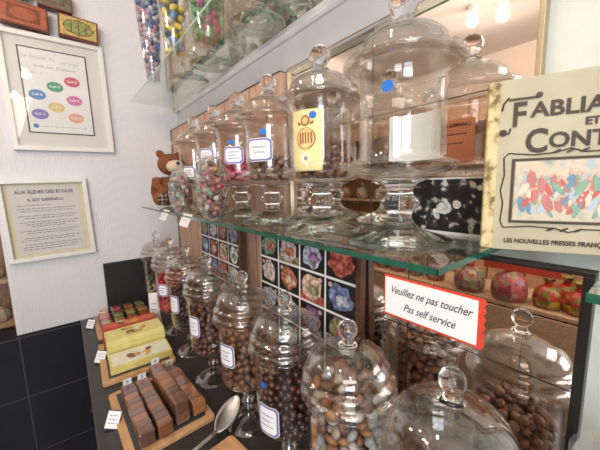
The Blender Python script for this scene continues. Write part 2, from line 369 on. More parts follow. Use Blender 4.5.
mk('printed_notice', b, [mat('old_white_paper', (.74, .71, .69), .8, var=.03), INK, GREYINK], t, smooth=False)

# decorated tins on top of the frame
def tin(label, x, z, wd, ht, dp, base, lidc, pat, kind, tilt=0):
    t = thing('decorated_tin', label, 'tin', x, YW - .012, z); t.rotation_euler = (0, tilt, 0)
    mk('box_body', bx(0, wd, -dp, 0, 0, ht), base, t, smooth=False, bevel=.004)
    b = B(); y = -dp - .0008
    if kind == 'oval':
        plate(b, rect(.008, wd - .008, .008, ht - .008), y, -dp + .001, 0)
        plate(b, oval(wd / 2, ht / 2, wd * .40, ht * .36, 8), y - .0006, y, 1); plate(b, oval(wd / 2, ht / 2, wd * .36, ht * .30, 28), y - .0012, y - .0006, 2)
        for dx in (-.03, 0, .03): plate(b, rect(wd / 2 + dx - .002, wd / 2 + dx + .002, ht * .22, ht * .78), y - .0016, y - .0012, 1)
    elif kind == 'panel':
        plate(b, rect(.006, wd - .006, .006, ht - .006), y, -dp + .001, 0); plate(b, rect(.03, wd - .03, .02, ht - .02), y - .0006, y, 1); plate(b, oval(wd / 2, ht / 2, wd * .28, ht * .25, 20), y - .0012, y - .0006, 2)
    mk('lid_picture', b, [lidc] + pat, t, smooth=False)
    return t
RB = mat('red_brown_tin', (.17, .045, .02), .35, var=.3, scale=60); RB2 = mat('rust_picture', (.36, .09, .04), .4, var=.3, scale=40)
GT = mat('gold_tin', (.55, .42, .14), .35, var=.3, scale=60); GN = mat('olive_picture', (.26, .30, .10), .4, var=.35, scale=60)
MR = mat('maroon_tin', (.22, .06, .05), .45, var=.3, scale=50); MG = mat('green_brown_picture', (.14, .13, .08), .5, var=.4, scale=60)
tin('red-brown decorated tin standing at the left on the frame', -.150, .767, .175, .105, .05, RB, RB2, [RB, RB2], 'panel', math.radians(3))
tin('gold and green decorated tin with a patterned oval, on the frame', .062, .762, .165, .105, .05, RB, GT, [RB, GN], 'oval', math.radians(3))
tin('maroon tin resting on top of the two lower tins', -.005, .880, .135, .085, .045, MR, MG, [MR, MG], 'panel', math.radians(2))
t = thing('round_tin', 'round white and green tin on top of the red-brown tin', 'tin', -.065, YW - .035, .882)
b = B(); lathe(b, [(0, 0), (.043, 0), (.045, .004), (.045, .03), (.0, .03)], 32); b.transform(Matrix.Translation((0, 0, .046)) @ Matrix.Rotation(PI / 2, 4, 'X')); mk('box_body', b, mat('dark_green_tin', (.03, .09, .05), .4), t)
b = B(); plate(b, oval(0, .046, .038, .038, 28), -.0312, -.0302); mk('lid_picture', b, mat('pale_tin_lid', (.7, .7, .55), .4, var=.2), t, smooth=False)

# ------------------------------------------------------------------ jars
def cache(fn):
    d = {}
    def f(*a):
        if a not in d: d[a] = fn(*a)
        return d[a]
    return f
def mesh_of(prof_list, name, m, segs=56, loop=False, flute=None):
    b = B()
    for p in prof_list: lathe(b, p, segs, loop=loop, flute=flute)
    bmesh.ops.recalc_face_normals(b, faces=b.faces)
    me = bpy.data.meshes.new(name); b.to_mesh(me); b.free(); me.materials.append(m)
    me.polygons.foreach_set('use_smooth', [True] * len(me.polygons)); me.set_sharp_from_angle(angle=math.radians(60)); return me
def smooth_prof(p, n=4):
    out = []
    for i in range(len(p) - 1):
        p0, p1, p2, p3 = p[max(i - 1, 0)], p[i], p[i + 1], p[min(i + 2, len(p) - 1)]
        for k in range(n):
            t = k / n
            out.append(tuple(.5 * (2 * p1[c] + (p2[c] - p0[c]) * t + (2 * p0[c] - 5 * p1[c] + 4 * p2[c] - p3[c]) * t * t + (3 * p1[c] - p0[c] - 3 * p2[c] + p3[c]) * t ** 3) for c in (0, 1)))
    out.append(p[-1]); return [(max(0, r), z) for r, z in out]
# tall counter jar: foot, body, lid, knob
C_foot = [(0, 0), (.062, 0), (.066, .003), (.055, .009), (.032, .016), (.016, .026), (.013, .042), (.018, .056), (.020, .063), (.015, .072), (.014, .084), (.026, .098), (.042, .108), (0, .108)]
C_body = [(0, .110), (.037, .1115), (.057, .118), (.069, .131), (.0735, .150), (.0755, .20), (.076, .30), (.078, .322), (.084, .334), (.086, .342), (.083, .345), (.0795, .336), (.075, .325), (.0735, .30), (.073, .20), (.071, .152), (.066, .135), (.055, .122), (.036, .116), (0, .115)]
C_lid = [(.088, .3465), (.0915, .352), (.089, .360), (.083, .364), (.0825, .368), (.087, .374), (.086, .382), (.080, .387), (.0775, .391), (.079, .397), (.0765, .405), (.069, .416), (.055, .427), (.036, .434), (.018, .437), (0, .438)]
C_lid_in = [(.084, .3465), (.086, .352), (.084, .357), (.079, .362), (.079, .368), (.083, .375), (.081, .381), (.075, .386), (.0735, .391), (.075, .397), (.0725, .403), (.066, .413), (.053, .423), (.035, .429), (.017, .433), (0, .434)]
C_knob = [(0, .438), (.018, .4385), (.012, .443), (.0095, .449), (.013, .454), (.0165, .460), (.0175, .467), (.016, .475), (.011, .4815), (.005, .4845), (0, .485)]
# footed shelf jar: wide flanged lid
U_foot = [(0, 0), (.078, 0), (.081, .003), (.075, .008), (.052, .015), (.034, .023), (.023, .033), (.019, .045), (.023, .055), (.029, .063), (.030, .071), (.023, .079), (.020, .088), (.026, .099), (.045, .109), (0, .110)]
U_body = [(0, .111), (.045, .112), (.068, .117), (.082, .125), (.0855, .131), (.081, .136), (.070, .142), (.066, .151), (.065, .20), (.065, .250), (.067, .265), (.073, .275), (.078, .280), (.075, .282), (.068, .276), (.0645, .265), (.0625, .25), (.0625, .20), (.063, .152), (.066, .141), (.077, .134), (.079, .130), (.065, .121), (.043, .116), (0, .115)]
U_lid = [(.080, .2825), (.088, .286), (.0905, .291), (.088, .297), (.077, .301), (.068, .306), (.066, .313), (.063, .323), (.053, .334), (.038, .343), (.024, .349), (.016, .353), (0, .354)]
U_lid_in = [(.080, .2825), (.085, .287), (.086, .290), (.084, .293), (.074, .297), (.065, .303), (.063, .312), (.060, .320), (.051, .330), (.036, .339), (.020, .345), (0, .347)]
U_knob = [(0, .354), (.019, .3545), (.015, .358), (.012, .362), (.016, .367), (.020, .375), (.0215, .384), (.0195, .393), (.013, .401), (.006, .405), (0, .4055)]
P3 = smooth_prof
def raised(p): return [(r, z * .130 / .108) if z < .109 else ((r, .1322 + (z - .110) * (.24 - .1322) / (.24 - .110)) if z < .24 else (r, z)) for r, z in p]
STEMG = thin_glass('stem_glass', (.90, .90, .90), base=.12, power=1.6, gain=.75, rough=.03)
MESH = {
 's': (mesh_of([P3(raised(C_foot))], 'foot', STEMG), mesh_of([P3(raised(C_body), 3)], 'body', GLASS), mesh_of([P3(C_lid, 3) + P3(C_lid_in, 3)[::-1]], 'lid', LIDGLASS), mesh_of([P3(C_knob, 3)], 'knob', SOLID, 28)),
 'c': (mesh_of([P3(C_foot)], 'foot', STEMG), mesh_of([P3(C_body, 3)], 'body', GLASS), mesh_of([P3(C_lid, 3) + P3(C_lid_in, 3)[::-1]], 'lid', LIDGLASS), mesh_of([P3(C_knob, 3)], 'knob', SOLID, 28)),
 'u': (mesh_of([P3(U_foot)], 'foot', SOLID), mesh_of([P3(U_body, 3)], 'body', GLASS), mesh_of([P3(U_lid, 3) + P3(U_lid_in, 3)[::-1]], 'lid', LIDGLASS), mesh_of([P3(U_knob, 3)], 'knob', SOLID, 40, False, (8, .05))),
}
def inst(name, me, parent, loc=(0, 0, 0)):
    o = bpy.data.objects.new(name, me); COL.objects.link(o); o.parent = parent; o.location = loc; return o
def jar(kind, x, y, z, label, group=None, rz=0):
    t = thing('apothecary_jar', label, 'glass jar', x, y, z, rz, group)
    f, bd, l, k = MESH[kind]
    inst('foot', f, t); inst('body', bd, t); lid = inst('lid', l, t); inst('knob', k, lid)
    return t
def wrap(bm, r, a0):
    """bend a flat drawing (x along, z up, y depth toward viewer negative) round the jar so its middle faces angle a0"""
    for v in bm.verts:
        a = a0 + v.co.x / r; rr = r - v.co.y; v.co = Vector((rr * math.cos(a), rr * math.sin(a), v.co.z))
def gridplate(bm, hw, hh, ch, y, zc, mi, n=14):
    cols = []
    for i in range(n + 1):
        x = -hw + 2 * hw * i / n; e = max(0, abs(x) - (hw - ch)); h = hh - e
        cols.append((bm.verts.new((x, y, zc - h)), bm.verts.new((x, y, zc + h))))
    for a, c in zip(cols, cols[1:]): bm.faces.new((a[0], c[0], c[1], a[1])).material_index = mi
def jar_label(t, r, ang, zc, hw, hh, words=None, seed=0):
    b = B(); gridplate(b, hw, hh, .008, -.0006, zc, 0); gridplate(b, hw - .0016, hh - .0016, .007, -.0009, zc, 1); gridplate(b, hw - .0060, hh - .0060, .006, -.0012, zc, 2)
    if words:
        for i, wd in enumerate(words): text(b, wd, .0105, 0, zc + .008 - i * .014, -.0016, .25, mi=3, xs=1)
    else:
        for i in range(3): lines(b, -hw * .55, hw * (.5 - .2 * (i % 2)), zc + hh * .35 - i * hh * .35, .0022, -.0016, seed + i, 3)
    for v in b.verts: v.co.x *= 1
    # text runs left to right when seen from outside: x grows with the angle
    wrap(b, r, ang); mk('label', b, [PAPER, VIOLET, PAPER, BLUEINK], t)
def sticker(t, r, ang, z, s=.0075):
    b = B(); plate(b, oval(0, z, s, s, 20), -.0012, -.0004); wrap(b, r, ang); mk('sticker', b, BLUE, t)

# ---- contents
def pack(R, z0, z1, rb, seed, bowl=0.0, K=26, nmax=900):
    rng = np.random.RandomState(seed); P = np.zeros((0, 3)); fails = 0
    while len(P) < nmax:
        a = rng.uniform(0, 2 * PI, K); rr = (R - rb) * np.sqrt(rng.uniform(0, 1, K)); rr[:K // 2] = (R - rb) * (1 - .02 * rng.uniform(0, 1, K // 2))
        x, y = rr * np.cos(a), rr * np.sin(a); z = z0 + rb + bowl * (rr / R) ** 6
        if len(P):
            d2 = (P[None, :, 0] - x[:, None]) ** 2 + (P[None, :, 1] - y[:, None]) ** 2; m = d2 < 4 * rb * rb
            zz = np.where(m, P[None, :, 2] + np.sqrt(np.maximum(4 * rb * rb - d2, 0)), -9).max(1); z = np.maximum(z, zz)
        i = z.argmin()
        if z[i] > z1 - rb: break
        P = np.vstack([P, [x[i], y[i], z[i]]])
    return P
def rrot(rng): return Matrix.Rotation(rng.uniform(0, 6.28), 3, 'Z') @ Matrix.Rotation(rng.uniform(0, 3.14), 3, 'X') @ Matrix.Rotation(rng.uniform(0, 6.28), 3, 'Y')
_pm = {}
def piece_mesh(key, r, sc, m, lumpy, variant):
    k = (key, variant)
    if k not in _pm:
        b = B(); blob(b, (0, 0, 0), r, sc, sub=2 if not lumpy else 2)
        if lumpy:
            rg = random.Random(variant * 7 + 3)
            for v in b.verts: v.co *= 1 + lumpy * (rg.random() - .5)
        me = bpy.data.meshes.new(key); b.to_mesh(me); b.free(); me.materials.append(m); me.polygons.foreach_set('use_smooth', [True] * len(me.polygons)); _pm[k] = me
    return _pm[k]
def fill(x, y, z, R, h0, h1, rb, name, cat, label, group, m, seed, sc=(1, 1, 1), lumpy=0, bowl=.012, limit=300, m_back=None, extra_lim=None):
    P = pack(R, h0, h1, rb, seed, bowl); rng = random.Random(seed)
    jx, jy = x, y; cdir = Vector((-jx, -jy, 0)).normalized(); top = h1 - 2.6 * rb
    score = []
    for i, p in enumerate(P):
        rr = math.hypot(p[0], p[1]); face = (p[0] * cdir.x + p[1] * cdir.y) / max(rr, 1e-6)
        if (rr > R - 2.3 * rb and face > -.05) or (p[2] > top and face > -.9): score.append((-face, i))
    score.sort(); vis = {i for _, i in score[:limit]}
    back = B(); nb = 0
    for i, p in enumerate(P):
        rot = rrot(rng)
        if i in vis:
            o = bpy.data.objects.new(name, piece_mesh(group, rb, sc, m, lumpy, i % 3)); COL.objects.link(o)
            o.location = (x + p[0], y + p[1], z + p[2] + H); o.rotation_euler = rot.to_euler(); tag(o, label, cat, group)
        else:
            blob(back, p, rb, sc, rot, 1); nb += 1
    if nb:
        o = mk(name + '_filling', back, m_back or m, smooth=True, angle=180); o.location = (x, y, z + H)
        tag(o, 'far and inner part of the ' + group, cat, group + ', the far ones', 'stuff')

choc = sweets('chocolate_ball', [(.15, .055, .035), (.19, .075, .045), (.12, .045, .03)], .3, .4)
choc2 = sweets('cocoa_nut', [(.24, .095, .045), (.29, .13, .06), (.17, .065, .035)], .45, .15)
darkchoc = sweets('dark_choc', [(.085, .030, .024), (.12, .042, .03), (.06, .022, .018)], .25, .5)
pebble = sweets('pebble_sweet', [(.62, .60, .56), (.46, .48, .50), (.34, .13, .05), (.62, .52, .38), (.50, .24, .10), (.60, .60, .60), (.42, .20, .09), (.20, .10, .06), (.52, .44, .34)], .35, .3)
almond = sweets('roasted_almond', [(.32, .12, .06), (.25, .09, .045), (.38, .16, .08)], .5, .1)
red = sweets('red_sweet', [(.60, .03, .06), (.50, .02, .05), (.68, .06, .09)], .3, .4)
pinkm = sweets('pink_sweet', [(.78, .12, .22), (.70, .09, .18), (.82, .22, .3)], .4, .2)
nut = sweets('brown_nut', [(.30, .17, .11), (.22, .11, .07), (.40, .26, .19)], .55, .05)
liq = sweets('dark_pastille', [(.05, .03, .03), (.10, .05, .04), (.035, .025, .025)], .3, .4)
yel = sweets('wrapped_yellow', [(.55, .44, .15), (.10, .09, .05), (.5, .5, .42), (.2, .12, .05)], .35, .3)
mixed = sweets('mixed_dragee', [(.50, .20, .24), (.56, .46, .34), (.14, .42, .30), (.05, .04, .04), (.50, .05, .11), (.62, .60, .54), (.50, .32, .15), (.12, .04, .04), (.07, .04, .035), (.22, .10, .06)], .3, .4)
pastel = sweets('pastel_ball', [(.70, .66, .70), (.12, .20, .50), (.68, .35, .40), (.28, .42, .62), (.78, .78, .80), (.10, .12, .34), (.55, .40, .60)], .35, .3)
yb = sweets('yellow_blue_wrapper', [(.80, .64, .10), (.12, .28, .62), (.78, .76, .66), (.75, .56, .06), (.10, .14, .2)], .3, .4)
green = sweets('green_sweet', [(.10, .38, .16), (.16, .48, .22), (.06, .26, .10), (.50, .08, .25)], .35, .3)

XJ = .385
CR = .0710
lower = [
 # y, label words, label height, filling, level, ball radius
 (.165, 'wide glass jar with a ball knob, nearest the lower edge'),
 (.354, 'tall glass jar of white and brown pebble sweets'),
 (.556, 'tall glass jar of dark chocolate balls with a blue sticker'),
 (.773, 'tall glass jar of milk chocolate nuts beside the dark chocolate jar'),
 (1.051, 'tall glass jar of shiny milk chocolate balls by the spoon tray'),
 (1.30, 'tall glass jar of near-black pastilles before the red sweets'),
 (1.55, 'tall glass jar full of bright red sweets'),
 (1.82, 'glass jar of yellow wrapped sweets farthest along the counter, by the wall'),
]
J = [jar('s' if y < .8 else 'c', XJ, y, ZC, lb, None) for y, lb in lower]
RL = .0765
jar_label(J[1], RL, math.radians(184), .205, .036, .042, None, 1); sticker(J[1], RL, math.radians(200), .268)
jar_label(J[2], RL, math.radians(197), .200, .030, .037, None, 2); sticker(J[2], RL, math.radians(190), .285)
jar_label(J[3], RL, math.radians(198), .258, .029, .034, None, 3)
jar_label(J[4], RL, math.radians(200), .240, .027, .038, None, 4)
jar_label(J[5], RL, math.radians(203), .245, .026, .038, None, 5)
jar_label(J[6], RL, math.radians(220), .240, .026, .030, None, 6)
A0 = .118
fill(XJ, .165, ZC, CR, .140, .30, .0105, 'chocolate_almond', 'sweet', 'reddish-brown coated almond in the wide jar nearest the lower edge', 'coated almonds in the nearest jar', choc2, 11, (1, .85, 1.1), limit=80)
fill(XJ, .354, ZC, CR, .140, .372, .0094, 'pebble_sweet', 'sweet', 'pebble-shaped sweet in the jar of white and brown pebbles', 'pebble sweets in the tall jar', pebble, 12, (1.2, .8, 1.25), .08, m_back=almond)
fill(XJ, .556, ZC, CR, .140, .325, .0088, 'dark_chocolate_ball', 'sweet', 'dark chocolate ball in the jar with a blue sticker', 'dark chocolate balls in the tall jar', darkchoc, 13)
fill(XJ, .773, ZC, CR, .140, .335, .0100, 'chocolate_nut', 'sweet', 'matt milk-chocolate nut in the jar beside the dark chocolate jar', 'milk chocolate nuts in the tall jar', choc2, 14, (1, .92, 1.05))
fill(XJ, 1.051, ZC, CR, A0, .300, .0100, 'chocolate_ball', 'sweet', 'shiny milk chocolate ball in the jar by the spoon tray', 'milk chocolate balls in the tall jar', choc, 15)
fill(XJ, 1.30, ZC, CR, A0, .310, .0100, 'dark_pastille', 'sweet', 'near-black pastille in the jar before the red sweets', 'dark pastilles in the tall jar', liq, 16, (1.1, .8, 1))
fill(XJ, 1.55, ZC, CR, A0, .320, .0110, 'red_sweet', 'sweet', 'bright red ball sweet in a jar on the counter', 'red sweets in the tall jar', red, 17)
fill(XJ, 1.82, ZC, CR, A0, .250, .0125, 'wrapped_sweet', 'sweet', 'yellow or dark wrapped sweet in the jar by the wall', 'wrapped sweets in the farthest counter jar', yel, 18, (1.2, .7, .9))

XU = .472
upper = [
 (.312, 'largest-looking footed jar, nearly empty, with an orange label on its back'),
 (.515, 'footed jar with a yellow picture card and brown nuts'),
 (.727, 'footed jar of pale nuts with a white octagonal label'),
 (.915, 'footed jar of pink sweets with a white label and blue sticker'),
 (1.105, 'footed jar standing behind the large round tub of sweets'),
 (1.33, 'footed jar nearest the teddy bear, with a small white label'),
]
U = [jar('u', XU, y, ZS, lb) for y, lb in upper]

for u_ in U: u_.scale = (1.06, 1.06, 1)
U[0].scale = (1.10, 1.10, 1.03); U[0].location = (.470, .307, ZS + H)
fill(XU, .515, ZS, .0615, .118, .205, .0105, 'brown_nut', 'sweet', 'dark brown nut in the jar with the yellow card', 'nuts in the jar with the yellow card', choc2, 31, (1.2, .8, .9), .25, 0)
fill(XU, .727, ZS, .0615, .118, .200, .0105, 'sugared_nut', 'sweet', 'pale brown sugared nut in the jar with the octagonal label', 'nuts in the jar with the octagonal label', nut, 32, (1.2, .8, .9), .25, 0)
fill(XU, .915, ZS, .0615, .118, .215, .0105, 'pink_sweet', 'sweet', 'pink ball sweet in a footed jar on the shelf', 'pink sweets in the footed jar', pinkm, 33, (1, 1, 1), .1, 0)
fill(XU, 1.105, ZS, .0615, .118, .205, .0100, 'cocoa_piece', 'sweet', 'dark cocoa-coated piece in the jar behind the large tub', 'cocoa pieces in the jar behind the tub', liq, 34, (1.2, .8, .9), .2, 0)
fill(XU, 1.33, ZS, .0615, .118, .215, .0100, 'toffee_piece', 'sweet', 'brown toffee piece in the jar nearest the teddy bear', 'toffees in the jar nearest the bear', nut, 35, (1.2, .8, .9), .2, 0)
RU = .0653
# rear label of the big jar: orange print outside, white paper seen from inside
b = B(); gridplate(b, .048, .042, .001, -.0004, .184, 0); wrap(b, RU, math.radians(9)); mk('label_backing', b, PAPER, U[0])
b = B(); gridplate(b, .048, .042, .001, -.0010, .184, 0)
text(b, 'CARAMELS AU BEURRE', .0095, -.002, .214, -.0014, 0, .0002, mi=1, xs=.8); lines(b, -.035, .03, .196, .002, -.0014, 5, 1); lines(b, -.03, .03, .178, .002, -.0014, 6, 1); lines(b, .0, .03, .158, .002, -.0014, 7, 1)
wrap(b, RU, math.radians(9)); mk('label', b, [mat('orange_label', (.80, .32, .17), .7, var=.06), INK], U[0])
sticker(U[0], RU, math.radians(196), .243, .0085)
# yellow card
b = B(); gridplate(b, .034, .062, .001, -.0006, .196, 0)
plate(b, oval(0, .200, .0215, .0225), -.0010, -.0007, 1); plate(b, oval(0, .200, .019, .020), -.0014, -.0010, 2)
for i in range(5):
    plate(b, rect(-.013 + i * .006, -.0095 + i * .006, .190, .212), -.0018, -.0014, 1)
plate(b, oval(0, .236, .010, .011), -.0012, -.0008, 1); plate(b, oval(0, .236, .006, .007), -.0016, -.0012, 2)
for a_ in (-1, 1): plate(b, oval(a_ * .014, .231, .005, .003, 10, a_ * .5), -.0012, -.0008, 1)
plate(b, oval(0, .160, .0115, .0115), -.0012, -.0008, 3); plate(b, oval(0, .160, .004, .004), -.0016, -.0012, 4)
wrap(b, RU, math.radians(200)); mk('picture_card', b, [mat('yellow_card', (.80, .70, .34), .6, var=.04), mat('brown_print', (.32, .14, .05), .6, var=.2), mat('tan_print', (.72, .48, .18), .6, var=.1), mat('pale_print', (.8, .76, .55), .6), GREYINK], U[1])
sticker(U[1], RU, math.radians(214), .246, .0075)
jar_label(U[2], RU, math.radians(210), .198, .036, .030, ['Amandes', 'Grillees'], 7); sticker(U[2], RU, math.radians(222), .243, .0085)
jar_label(U[3], RU, math.radians(226), .200, .030, .027, None, 8); sticker(U[3], RU, math.radians(222), .240, .008)
jar_label(U[4], RU, math.radians(215), .215, .028, .026, None, 9)
jar_label(U[5], RU, math.radians(222), .165, .028, .026, None, 10)

# ------------------------------------------------------------------ round clear tubs of dragees on the shelf
RIMG = thin_glass('tub_rim', (.80, .80, .80), base=.25, power=1.5, gain=.7, rough=.08)
def tub(label, x, y, r, th, rz, seed, grp):
    t = thing('round_tub', label, 'tub', x, y, ZS, rz)
    b = B(); prof = [(0, 0), (r * .93, 0), (r, .006), (r, th * .5), (r * 1.02, th * .5), (r * 1.02, th * .62), (r, th * .62), (r * .96, th), (0, th)]
    lathe(b, prof, 48); b.transform(Matrix.Translation((th / 2, 0, r * 1.02)) @ Matrix.Rotation(-PI / 2, 4, 'Y')); mk('shell', b, GLASS, t)
    b = B()
    for i in range(3):
        rr = [r * .995, r * 1.025, r * .98][i]; xx = [th / 2 - .006, 0, -th / 2 + .003][i]
        lathe(b, [(rr - .001, -.002), (rr + .003, 0), (rr - .001, .002)], 48, loop=True, centre=(0, 0, 0))
        for v in b.verts:
            if not v.tag: v.co = Vector((-v.co.z + xx, v.co.y, v.co.x + r * 1.02)); v.tag = True
    mk('rim', b, RIMG, t)
    rg = np.random.RandomState(seed); rb = .0112; pts = []
    tries = 0
    while tries < 6000 and len(pts) < 330:
        tries += 1
        a = rg.uniform(0, 2 * PI); q = (r * .94 - rb) * math.sqrt(rg.uniform()); xx = rg.uniform(-th / 2 + rb + .001, th / 2 - rb - .003)
        if tries < 3500: xx = -th / 2 + rb + .0005 + rg.uniform(0, .002)
        p = (xx, q * math.cos(a), q * math.sin(a) + r * 1.02)
        if all((p[0] - o[0]) ** 2 + (p[1] - o[1]) ** 2 + (p[2] - o[2]) ** 2 > (1.72 * rb) ** 2 for o in pts): pts.append(p)
    rng = random.Random(seed); Rz = Matrix.Rotation(rz, 3, 'Z')
    for i, p in enumerate(pts):
        o = bpy.data.objects.new('dragee', piece_mesh('dragee', rb, (1.1, .85, .9), mixed, .05, i % 3)); COL.objects.link(o)
        q = Rz @ Vector(p); o.location = (x + q.x, y + q.y, q.z + ZS + H); o.rotation_euler = rrot(rng).to_euler(); tag(o, 'pink, green, white or dark sugared dragee in the ' + grp, 'sweet', 'dragees in the ' + grp)
tub('large round clear tub of mixed dragees standing on edge before the jars', .368, .915, .097, .036, math.radians(4), 51, 'large round tub')
tub('smaller round clear tub of mixed dragees beside the teddy bear', .370, 1.25, .083, .036, math.radians(6), 52, 'smaller round tub')

# ------------------------------------------------------------------ teddy bear
def bear():
    t = thing('teddy_bear', 'brown plush teddy bear with a cream muzzle sitting at the shelf end', 'soft toy', .450, 1.77, ZS, math.radians(22)); t.scale = (1.1, 1.1, .98)
    fur = mat('brown_plush', (.24, .095, .045), 1.0, var=.45, scale=260, bump=1.0, spec=.1)
    b = B()
    blob(b, (.0, 0, .085), .075, (1, .85, 1.1), sub=3); blob(b, (.035, -.01, .235), .068, (1, .92, .92), sub=3)
    blob(b, (-.018, .0, .292), .023, (1, .6, 1)); blob(b, (.088, .0, .290), .023, (1, .6, 1))
    tube(b, [(-.03, -.03, .06), (-.06, -.055, .05), (-.09, -.07, .05)], [.036, .034, .036], 14); blob(b, (-.092, -.075, .05), .037, (.9, .8, 1.05))
    tube(b, [(.04, -.03, .05), (.05, -.08, .042), (.055, -.11, .045)], [.036, .034, .034], 14); blob(b, (.055, -.115, .048), .036, (.9, .8, 1.05))
    tube(b, [(-.05, -.01, .15), (-.075, -.03, .115), (-.06, -.06, .095)], [.026, .024, .022], 12); blob(b, (-.058, -.064, .092), .024)
    tube(b, [(.06, -.01, .15), (.08, -.03, .115), (.07, -.06, .095)], [.026, .024, .022], 12); blob(b, (.068, -.064, .092), .024)
    o = mk('body', b, fur, t, angle=180); rm = o.modifiers.new('r', 'REMESH'); rm.mode = 'VOXEL'; rm.voxel_size = .005; rm.use_smooth_shade = True
    sm = o.modifiers.new('s', 'SMOOTH'); sm.iterations = 4
    b = B(); blob(b, (.014, -.066, .220), .043, (1.05, .8, .85), sub=3); mk('muzzle', b, mat('cream_plush', (.72, .58, .44), .95, var=.1, scale=200), t, angle=180)
    b = B(); blob(b, (.008, -.101, .236), .012, (1.2, .7, .8)); mk('nose', b, BLACK, t)
    for ex in (-.008, .046): b = B(); blob(b, (ex, -.066, .256), .007); mk('eye', b, BLACK, t)
    pad = tiles('plaid_pad', (.035, .022, .020), (.45, .36, .28), .021, .021, ('X', 'Z'), .8)
    for px, py, pz in ((-.092, -.098, .05), (.055, -.137, .048)): b = B(); blob(b, (px, py, pz), .028, (1, .35, 1.1)); mk('paw_pad', b, pad, t)
    b = B(); blob(b, (-.004, -.066, .158), .022, (1.3, .5, .8)); blob(b, (.036, -.062, .160), .022, (1.3, .5, .8)); mk('bow', b, mat('dark_bow', (.03, .025, .03), .7), t)
bear()

# small price tags clipped on the shelf edge
for y_, lb in ((1.415, 'small white price tag on the shelf edge, the one nearer the wall'), (1.123, 'small white price tag on the shelf edge below the large round tub')):
    t = thing('price_tag', lb, 'price tag', .3462, y_, ZS - .012, -PI / 2)
    b = B(); box(b, -.050, .050, -.0012, 0, -.030, .020); b.transform(Matrix.Rotation(math.radians(-28), 4, 'X')); mk('card', b, PAPER, t, smooth=False)
    b = B(); 
    for i in range(2): lines(b, -.020, .018, .008 - i * .014, .003, -.0018, 3 + i)
    b.transform(Matrix.Rotation(math.radians(-28), 4, 'X')); mk('lettering', b, GREYINK, t, smooth=False)

# ------------------------------------------------------------------ "please do not touch" sign hanging at the shelf edge
t = thing('notice_card', 'white handwritten-style notice on red zigzag card below the shelf edge', 'sign', .350, .182, ZS - .053, -PI / 2); t.scale = (.94, 1, .96)
REDC = mat('red_card', (.62, .06, .03), .6, var=.08)
b = B(); zz = []
zz += [(-.072, -.031), (.066, -.031)]
for i in range(12): zz += [(.066 + (.003 if i % 2 else 0), -.029 + i * .0050)]
zz += [(.066, .031), (-.072, .031)]
plate(b, zz, -.0012, 0); mk('red_backing', b, REDC, t, smooth=False)
b = B(); plate(b, rect(-.0695, .060, -.0275, .0275), -.0022, -.0012); mk('white_card', b, PAPER, t, smooth=False)
b = B(); text(b, 'Veuillez ne pas toucher', .0155, -.004, .0105, -.0026, .45, .0001, xs=.78); text(b, 'Pas self service', .0155, -.002, -.0115, -.0026, .45, .0001, xs=.78); mk('lettering', b, INK, t, smooth=False)
b = B(); box(b, -.003, .003, -.001, .0, .028, .034); mk('hook', b, STEEL, t, smooth=False)

# ------------------------------------------------------------------ the book
BW, BH, BT = .226, .250, .020
t = thing('old_book', 'large old cream-covered storybook standing upright on the glass shelves', 'book', .508, .186, ZS, -PI / 2)
t.rotation_euler = (math.radians(-2), 0, -PI / 2 + math.radians(23.5))
COVER = mat('cream_book_cover', (.46, .42, .29), .6, var=.10, scale=14); SP = speckle('worn_spine', [(.20, .13, .05), (.62, .52, .26), (.66, .58, .34)], 60, .7)
b = B(); box(b, .016, BW, 0, .002, 0, BH); box(b, .016, BW, BT - .002, BT, 0, BH); mk('cover', b, COVER, t, smooth=False, bevel=.0008)
b = B(); box(b, .0, .017, -.0006, BT + .0006, 0, BH); mk('spine', b, SP, t, smooth=False, bevel=.003)
b = B(); box(b, .014, BW - .004, .003, BT - .003, .003, BH - .003); mk('pages', b, mat('page_block', (.72, .66, .5), .8, var=.1, scale=200), t, smooth=False)
b = B()
def btxt(s, size, x, z, **k): text(b, s, size, x, z, -.0014, **k)
btxt('F', .048, .030, BH - .053, bold=.0010, xs=.80, align='LEFT'); btxt('ABLIAUX', .029, .053, BH - .048, bold=.0007, xs=1.04, align='LEFT')
plate(b, rect(.026, .060, BH - .031, BH - .028), -.0016, -.001); plate(b, oval(.061, BH - .027, .004, .004), -.0016, -.001); plate(b, oval(.021, BH - .076, .005, .005), -.0016, -.001)
tube(b, [(.026, -.0012, BH - .026), (.020, -.0012, BH - .034), (.018, -.0012, BH - .044)], .0013, 6); tube(b, [(.021, -.0012, BH - .076), (.028, -.0012, BH - .078), (.030, -.0012, BH - .070)], .0013, 6)
btxt('ET', .014, .120, BH - .069, bold=.0005)
btxt('C', .046, .048, BH - .092, bold=.0012, xs=.82, align='LEFT'); btxt('ONTES', .029, .075, BH - .092, bold=.0007, xs=.98, align='LEFT')
btxt('LES NOUVELLES PRESSES FRAN\u00c7AISES', .0090, .030, .014, bold=.0003, xs=.86, align='LEFT')
